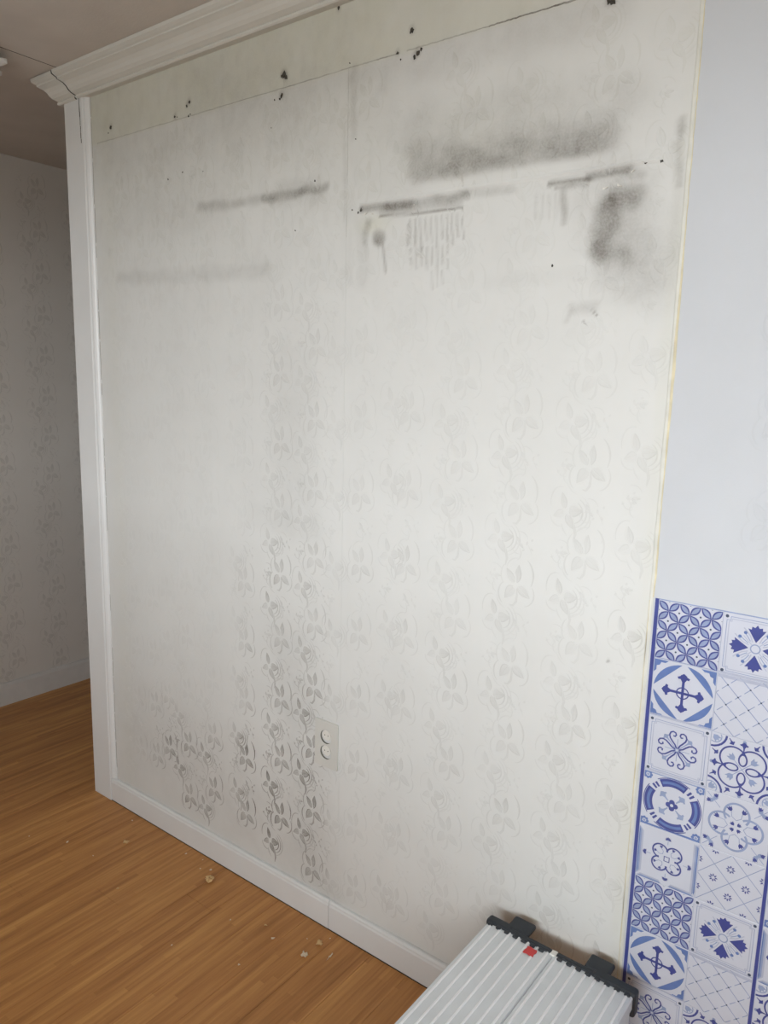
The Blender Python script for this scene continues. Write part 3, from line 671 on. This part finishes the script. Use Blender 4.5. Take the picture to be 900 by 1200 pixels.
def tile_d():
    t = Tile(); c = .5
    t.stroke([(0, .985), (1, .985)], .04, BL, 1); t.stroke([(0, .01), (1, .01)], .03, PA, 1)
    for k_ in range(4):
        a = 90*k_
        t.ring(c, c, .395, .10, NV, 2, a-31, a+31, 12); t.ring(c, c, .395, .035, BL, 3, a-27, a+27, 12); t.ring(c, c, .475, .010, NV, 2, a-34, a+34, 12)
        t.ring(c, c, .40, .07, NV, 2, a+38, a+52, 4); t.fill(t.loc([(.335, -.012), (.335, .012), (.465, .012), (.465, -.012)], c, c, D(a+45), 1), W_, 3)
    for a in d4: t.fleur(c+.09*math.cos(a), c+.09*math.sin(a), a, .19, PA, 2)
    for a in q4: t.disc(c+.055*math.cos(a), c+.055*math.sin(a), .048, NV, 3, 10)
    t.disc(c, c, .028, W_, 4)
    for u in (.07, .93):
        for v in (.07, .93):
            t.disc(u, v, .022, PA, 2, 8)
            for a in d4+q4: t.disc(u+.055*math.cos(a), v+.055*math.sin(a), .026, BL, 1, 6)
    return t
def tulip_pair(t, x, y, a, k_):
    for s_ in (1, -1):
        b_ = a+s_*.55; ex, ey = x+k_*.72*math.cos(b_), y+k_*.72*math.sin(b_)
        t.stroke([(x, y), (x+k_*.4*math.cos(b_+s_*.4), y+k_*.4*math.sin(b_+s_*.4)), (ex, ey)], .008, PA, 2); t.tulip(ex, ey, b_, k_*.42, NV, 3)
def quatre(t, R, r, w_, m, ang, k_):
    c = .5
    for a in ang:
        cx_, cy_ = c+R*math.cos(a), c+R*math.sin(a)
        t.ring(cx_, cy_, r, w_, m, 2, math.degrees(a)-128, math.degrees(a)+128, 22)
        tulip_pair(t, cx_-.5*r*math.cos(a), cy_-.5*r*math.sin(a), a, k_)
def tile_e():
    t = Tile(); quatre(t, .165, .125, .02, NV, d4, .14)
    t.ring(.5, .5, .06, .014, NV, 3, 45, 405, 4); t.disc(.5, .5, .03, W_, 4)
    for a in q4:
        x, y = .5+.36*math.cos(a), .5+.36*math.sin(a)
        t.stroke([(.5+.27*math.cos(a), .5+.27*math.sin(a)), (x, y)], .008, PA, 2)
        for b_ in (a, a+1.3, a-1.3): t.tulip(x, y, b_, .055, NV, 3)
    for m, w_ in ((GL, .085), (PA, .055), (BL, .026)):
        l = {GL: 1, PA: 2, BL: 3}[m]
        for x0, x1 in ((0, w_), (1-w_, 1)): t.fill([(x0, .03), (x1, .12), (x1, .88), (x0, .97)], m, l)
        t.fill([(0, 1), (.08, 1-w_*.8), (.40, 1-w_*.8), (.45, 1)], m, l); t.fill([(.55, 1), (.6, 1-w_*.8), (.92, 1-w_*.8), (1, 1)], m, l)
    return t
def tile_f():
    t = Tile(); frame(t); c = .5
    for a in q4:
        t.fill(t.loc([(.10, 0), (.31, .13), (.30, .08), (.35, .075), (.335, .03), (.385, 0)], c, c, a, 1), NV, 3)
        t.fill(t.loc([(.10, 0), (.31, -.13), (.30, -.08), (.35, -.075), (.335, -.03), (.385, 0)], c, c, a, 1), NV, 3)
        for s_ in (1, -1):
            t.stroke(t.loc([(.10, s_*.05), (.19, s_*.085), (.27, s_*.15), (.31, s_*.19)], c, c, a, 1), .012, GL, 2)
            t.stroke(t.loc([(.11, s_*.08), (.17, s_*.12), (.225, s_*.165)], c, c, a, 1), .010, PA, 2); t.disc(*t.loc([(.235, s_*.16)], c, c, a, 1)[0], .027, BL, 3, 10)
    for a in d4: t.stroke([(c+.08*math.cos(a), c+.08*math.sin(a)), (c+.26*math.cos(a), c+.26*math.sin(a))], .01, GL, 2)
    t.ring(c, c, .068, .014, PA, 3); return t
def diag(t, k_, w_, m, dash=False):
    for i in range(-8, 9):
        for s_ in (1, -1):
            x0 = i*k_
            if dash and s_ < 0:
                n = 24
                for j in range(n):
                    if j % 3 != 2: t.stroke([(x0+j/n, 1-j/n), (x0+(j+1)/n, 1-(j+1)/n)], w_, m, 1)
            else: t.stroke([(x0, 0 if s_ > 0 else 1), (x0+1, 1 if s_ > 0 else 0)], w_, m, 1)
def tile_g():
    t = Tile(); t.stroke([(0, .03), (1, .03)], .05, GL, 1); diag(t, 1/3, .010, PA, True)
    for i in range(0, 4):
        for j in range(0, 4):
            for o in (0, 1/6): t.disc(i/3+o, j/3+o, .014, IK, 2, 8)
    return t
def tile_h():
    t = Tile(); c = .5
    for a in d4:
        cx_, cy_ = c+.20*math.cos(a), c+.20*math.sin(a); t.ring(cx_, cy_, .20, .020, NV, 2, math.degrees(a)-115, math.degrees(a)+115, 22)
        t.tulip(c+.17*math.cos(a), c+.17*math.sin(a), a, .13, PA, 2); t.stroke([(c, c), (c+.2*math.cos(a), c+.2*math.sin(a))], .008, PA, 2)
    for a in q4:
        t.ring(c+.155*math.cos(a), c+.155*math.sin(a), .095, .018, NV, 3, 0, 360, 18, .62, a)
        t.fleur(c+.30*math.cos(a), c+.30*math.sin(a), a, .16, NV, 3)
    for sx in (0, 1):
        for sy in (0, 1):
            t.ring(sx, sy, .235, .024, NV, 2); t.ring(sx+(.06 if not sx else -.06), sy+(.06 if not sy else -.06), .10, .012, PA, 2)
            b_ = math.atan2(c-sy, c-sx); t.tulip(sx+.05*math.cos(b_), sy+.05*math.sin(b_), b_, .13, PA, 2)
    for a in q4:
        for s_ in (.5, -.5): t.fleur(c+.47*math.cos(a)-s_*.45*math.sin(a), c+.47*math.sin(a)+s_*.45*math.cos(a), a+math.pi+s_*1.2, .12, NV, 3)
        t.disc(c+.46*math.cos(a), c+.46*math.sin(a), .03, PA, 2, 8)
    return t
def tile_i():
    t = Tile(); quatre(t, .215, .19, .026, PA, q4, .22)
    for a in d4: t.tulip(.5+.035*math.cos(a), .5+.035*math.sin(a), a, .075, NV, 3)
    for a in d4:
        x, y = .5+.50*math.cos(a), .5+.50*math.sin(a); t.stroke([(.5+.36*math.cos(a), .5+.36*math.sin(a)), (.5+.66*math.cos(a), .5+.66*math.sin(a))], .008, PA, 2)
        for s_ in (1, -1):
            t.tulip(x, y, a+s_*1.1, .09, PA, 2); t.tulip(x+.06*math.cos(a+s_*1.4), y+.06*math.sin(a+s_*1.4), a+s_*.5, .08, NV, 3)
    return t
def tile_j():
    t = Tile(); diag(t, .5, .009, PA)
    pts = [(.5, .25), (.25, .5), (.75, .5), (.5, .75), (0, .25), (0, .75), (1, .25), (1, .75), (.25, 0), (.75, 0), (.25, 1), (.75, 1)]
    for x, y in pts:
        for k_ in range(8):
            a = k_*math.pi/4; t.fill(t.loc([(.018, 0), (.045, .014), (.075, 0), (.045, -.014)], x, y, a, 1), NV, 3)
    return t
meshes = {n: f().mesh('tile') for n, f in dict(a=tile_a, b=tile_b, c=tile_c, d=tile_d, e=tile_e, f=tile_f, g=tile_g, h=tile_h, i=tile_i, j=tile_j).items()}
X0, Z0 = 1.8578, 1.0545
rows = 9
# navy strip down the left side of each sheet, and the dark backing seen in the joints
for xs in (0, 2):
    x = X0+xs*TS+(0 if xs == 0 else .006)
    obj('navy_edge_strip', B(x-.0068+(.0 if xs == 0 else .001), x-.0006, -.0022, -.0004, Z0-rows*TS, Z0+.0012), M['navy'], wk)
obj('tile_backing', B(X0-.001, X0+4*TS+.006, -.0012, -.0004, Z0-rows*TS, Z0+.0016), M['pale'], wk)
seqs = ['abcdeabcde', 'fghijfghij', 'ghfadehcbg', 'jbiecafdha']
for ci in range(4):
    for ri in range(rows):
        o = bpy.data.objects.new('tile', meshes[seqs[ci][ri]]); COL.objects.link(o); o.parent = wk
        o.location = (X0+ci*TS+(.006 if ci >= 2 else 0)+.0003, -.0009, Z0-ri*TS-.0003)
# ---------------------------------------------------------------- folding work platform
DX0, DX1, DY, DZ = 1.577, 1.8923, -.068, .31
LEN = .95
wp = thing('work_platform', 'ribbed aluminium folding work platform with black end caps in the foreground', 'platform', ((DX0+DX1)/2, DY-LEN/2, 0))
ox, oy = (DX0+DX1)/2, DY-LEN/2
def loc(x, y): return x-ox, y-oy
def deck(x0, x1, nrib):
    pr = [(x0, DZ-.026), (x0, DZ-.003), (x0+.002, DZ-.0005)]; st = (x1-x0)/nrib
    for i in range(nrib):
        c = x0+st*(i+.5); 
        pr += [(c-.0030, DZ-.0004), (c-.0016, DZ+.0013), (c+.0006, DZ+.0013), (c+.0020, DZ-.0004)]
    pr += [(x1-.002, DZ-.0005), (x1, DZ-.003), (x1, DZ-.026)]
    pr += [(x1-.002, DZ-.026), (x1-.002, DZ-.005), (x0+.002, DZ-.005), (x0+.002, DZ-.026)]
    return sweep([(a-ox, b) for a, b in pr], [lambda o, z: Vector((o, DY-LEN+.004-oy, z)), lambda o, z: Vector((o, DY-.004-oy, z))])
xm = 1.7277
for dx0, dx1, nr in ((DX0+.002, xm-.0003, 7), (xm+.0003, DX1-.002, 8)):
    db = obj('deck_board', deck(dx0, dx1, nr), [M['alu'], M['alu_pale']], wp)
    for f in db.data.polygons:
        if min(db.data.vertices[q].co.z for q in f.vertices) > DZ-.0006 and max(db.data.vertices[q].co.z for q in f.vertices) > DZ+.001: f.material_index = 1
bm = bmesh.new()                                  # rounded side rails under the deck
for x in (DX0+.004, DX1-.028): box(bm, x-ox, x+.024-ox, DY-LEN+.012-oy, DY-.012-oy, DZ-.062, DZ-.006, bevel=.003)
obj('side_rail', bm, M['alu'], wp)
def cap(x0, x1, y0, y1, thick0, thick1, outer):
    bm = bmesh.new()
    # body of the cap, thicker towards the outer corner, with a rounded outer end
    box(bm, x0-ox, x1-ox, y0-oy, y1-oy, DZ-.020, DZ+.0035, bevel=.003)
    xo = (x0, x0+.055) if outer < 0 else (x1-.085, x1)
    box(bm, xo[0]-.003*(outer < 0)-ox, xo[1]+.003*(outer > 0)-ox, (y0-.002 if y1 >= DY else y0-.010)-oy, (y1+.010 if y1 >= DY else y1+.002)-oy, DZ-.046, DZ+.005, bevel=.006, seg=3)
    n = int((x1-x0)/.0195)
    for i in range(n):
        c = x0+.0195*(i+.5)
        ya, yb = (y0-.0075, y0+.002) if y1 >= DY else (y1-.002, y1+.0075)
        box(bm, c-.0055-ox, c+.0055-ox, ya-oy, yb-oy, DZ-.008, DZ+.0032, bevel=.002)
    return bm
for side in (0, 1):
    y0, y1 = (DY-.008, DY+.004) if side == 0 else (DY-LEN-.004, DY-LEN+.008)
    obj('end_cap', cap(DX0, xm-.005, y0, y1, 0, 0, -1), M['black'], wp)
    obj('end_cap', cap(xm+.006, DX1, y0, y1, 0, 0, 1), M['black'], wp)
    yy = DY+.005 if side == 0 else DY-LEN-.013
    for xc in (1.6423, 1.8126):
        ta, tb = (DY+.002, DY+.044) if side == 0 else (DY-LEN-.044, DY-LEN-.002)
        bm = B(xc-.0245-ox, xc+.0245-ox, ta-oy, tb-oy, DZ-.006, DZ+.005, bevel=.005, seg=3)
        t_ = obj('folding_tab', bm, M['black'], wp)
    bm = B(xm-.008-ox, xm+.007-ox, (y0-.002)-oy, (y1+.002)-oy, DZ-.018, DZ+.002, bevel=.003)
    obj('hinge_clip', bm, M['socketw'], wp)
    for xc, sx in ((DX0+.016, 1), (DX1-.016, -1)):
        s_ = -1 if side == 0 else 1; ye = DY-.07 if side == 0 else DY-LEN+.07
        bm = bmesh.new(); bar(bm, (xc-ox, ye-oy, DZ-.03), (xc+.0*sx-ox, ye-s_*.045-oy, .028), .026, .036)
        lg = obj('leg', bm, M['alu'], wp)
        obj('rubber_foot', B(xc-.018-ox, xc+.018-ox, ye-s_*.047-.024-oy, ye-s_*.047+.024-oy, 0, .034, bevel=.004), M['black'], lg)
    bm = bmesh.new(); yb = (DY-.07+.035) if side == 0 else (DY-LEN+.07-.035)
    tube(bm, (DX0+.02-ox, yb-oy, .13), (DX1-.02-ox, yb-oy, .13), .011, 14)
    obj('cross_bar', bm, M['alu'], wp)
# red sticker near the end of the left board
bm = bmesh.new(); sx0, sy0, h_ = 1.6884, -0.0969, .0112
pts = [(-1, -1.0), (-.3, -.86), (.35, -1.0), (1.0, -.9), (.86, -.3), (1.05, .35), (.9, .95), (.3, .86), (-.35, 1.05), (-.95, .9), (-.86, .3), (-1.02, -.35)]
vs = [bm.verts.new((sx0+a*h_-ox, sy0+b_*h_-oy, DZ+.0014)) for a, b_ in pts]; fc = bm.faces.new(vs)
r = bmesh.ops.extrude_face_region(bm, geom=[fc])
for v in r['geom']:
    if isinstance(v, bmesh.types.BMVert): v.co.z -= .0010
bmesh.ops.recalc_face_normals(bm, faces=bm.faces)
obj('red_sticker', bm, M['red'], wp)['label'] = 'red paper sticker'
wp.rotation_euler = (0, 0, -.012)
# ---------------------------------------------------------------- ceiling rose, only its leafy rim in view
RC = (-.085, -.400); RR = .222
cr_ = thing('ceiling_rose', 'white leafy ceiling ornament cut off by the left edge, top corner', 'ceiling ornament', (RC[0], RC[1], H-.0025))
bm = bmesh.new(); bmesh.ops.create_cone(bm, cap_ends=True, segments=48, radius1=RR*.55, radius2=RR*.85, depth=.022, matrix=Matrix.Translation((0, 0, -.011)))
obj('centre_disc', bm, M['trim'], cr_)
def acanthus():
    v = []; f = []; n = 8
    for i in range(n+1):
        t = i/n; w_ = .040*math.sin(math.pi*(.12+.88*t)**.8)*(1+.22*math.sin(t*22))+.004; r_ = RR*(.70+.36*t); z_ = -.012-.016*math.sin(t*2.6)
        v += [(r_, -w_, z_+.008), (r_, -w_*.45, z_-.002), (r_, 0, z_+.003), (r_, w_*.45, z_-.002), (r_, w_, z_+.008)]
    for i in range(n):
        for q in range(4): a = 5*i+q; f.append((a, a+1, a+6, a+5))
    me = bpy.data.meshes.new('leaf'); me.from_pydata(v, [], f); me.materials.append(M['trim']); return me
am_ = acanthus()
for i in range(14):
    o = bpy.data.objects.new('leaf', am_); COL.objects.link(o); o.parent = cr_; o.rotation_euler = (0, 0, 2*math.pi*i/14+.12)
    s_ = o.modifiers.new('thickness', 'SOLIDIFY'); s_.thickness = .004
# ---------------------------------------------------------------- debris on the floor
def crumb(x, y, r, kind, seed):
    rn = random.Random(seed); bm = bmesh.new(); bmesh.ops.create_icosphere(bm, subdivisions=1 if r < .006 else 2, radius=1)
    sq = (1, 1, .5) if kind != 2 else (1.6, .28, .3)
    a = rn.uniform(0, 3); ca, sa = math.cos(a), math.sin(a)
    for v in bm.verts:
        k_ = rn.choice((rn.uniform(.35, .7), rn.uniform(.8, 1.5))); p = Vector((v.co.x*sq[0]*k_, v.co.y*sq[1]*k_, v.co.z*sq[2]*k_))*r; v.co = Vector((p.x*ca-p.y*sa, p.x*sa+p.y*ca, p.z))
    mz = min(v.co.z for v in bm.verts)
    for v in bm.verts: v.co.z -= mz
    o = obj('floor_crumb', bm, M['chipb'] if kind == 0 else M['chip']); o.location = (x, y, 0.0001); return o
LAB = {0: 'largest brown chip on the floor near the white casing', 1: 'larger brown chip on the floor below the middle of the left skirting',
       8: 'bright white plaster crumb, the whitest on the floor', 9: 'brown curled chip on the floor just right of the white crumb',
       10: 'thin pale splinter lying on the floor near the skirting'}
for i, (x, y, r, t) in enumerate(CHIPS):
    if y > -.02: y = -.03
    o = crumb(x, y, r*1.35, t, i)
    if i in LAB: tag(o, LAB[i], 'debris')
    elif i == 6: tag(o, 'dark brown fleck on the floor left of the white crumb', 'debris')
    else: tag(o, 'tiny pale plaster crumb scattered on the wood floor', 'debris', 'tiny plaster crumbs on the floor')
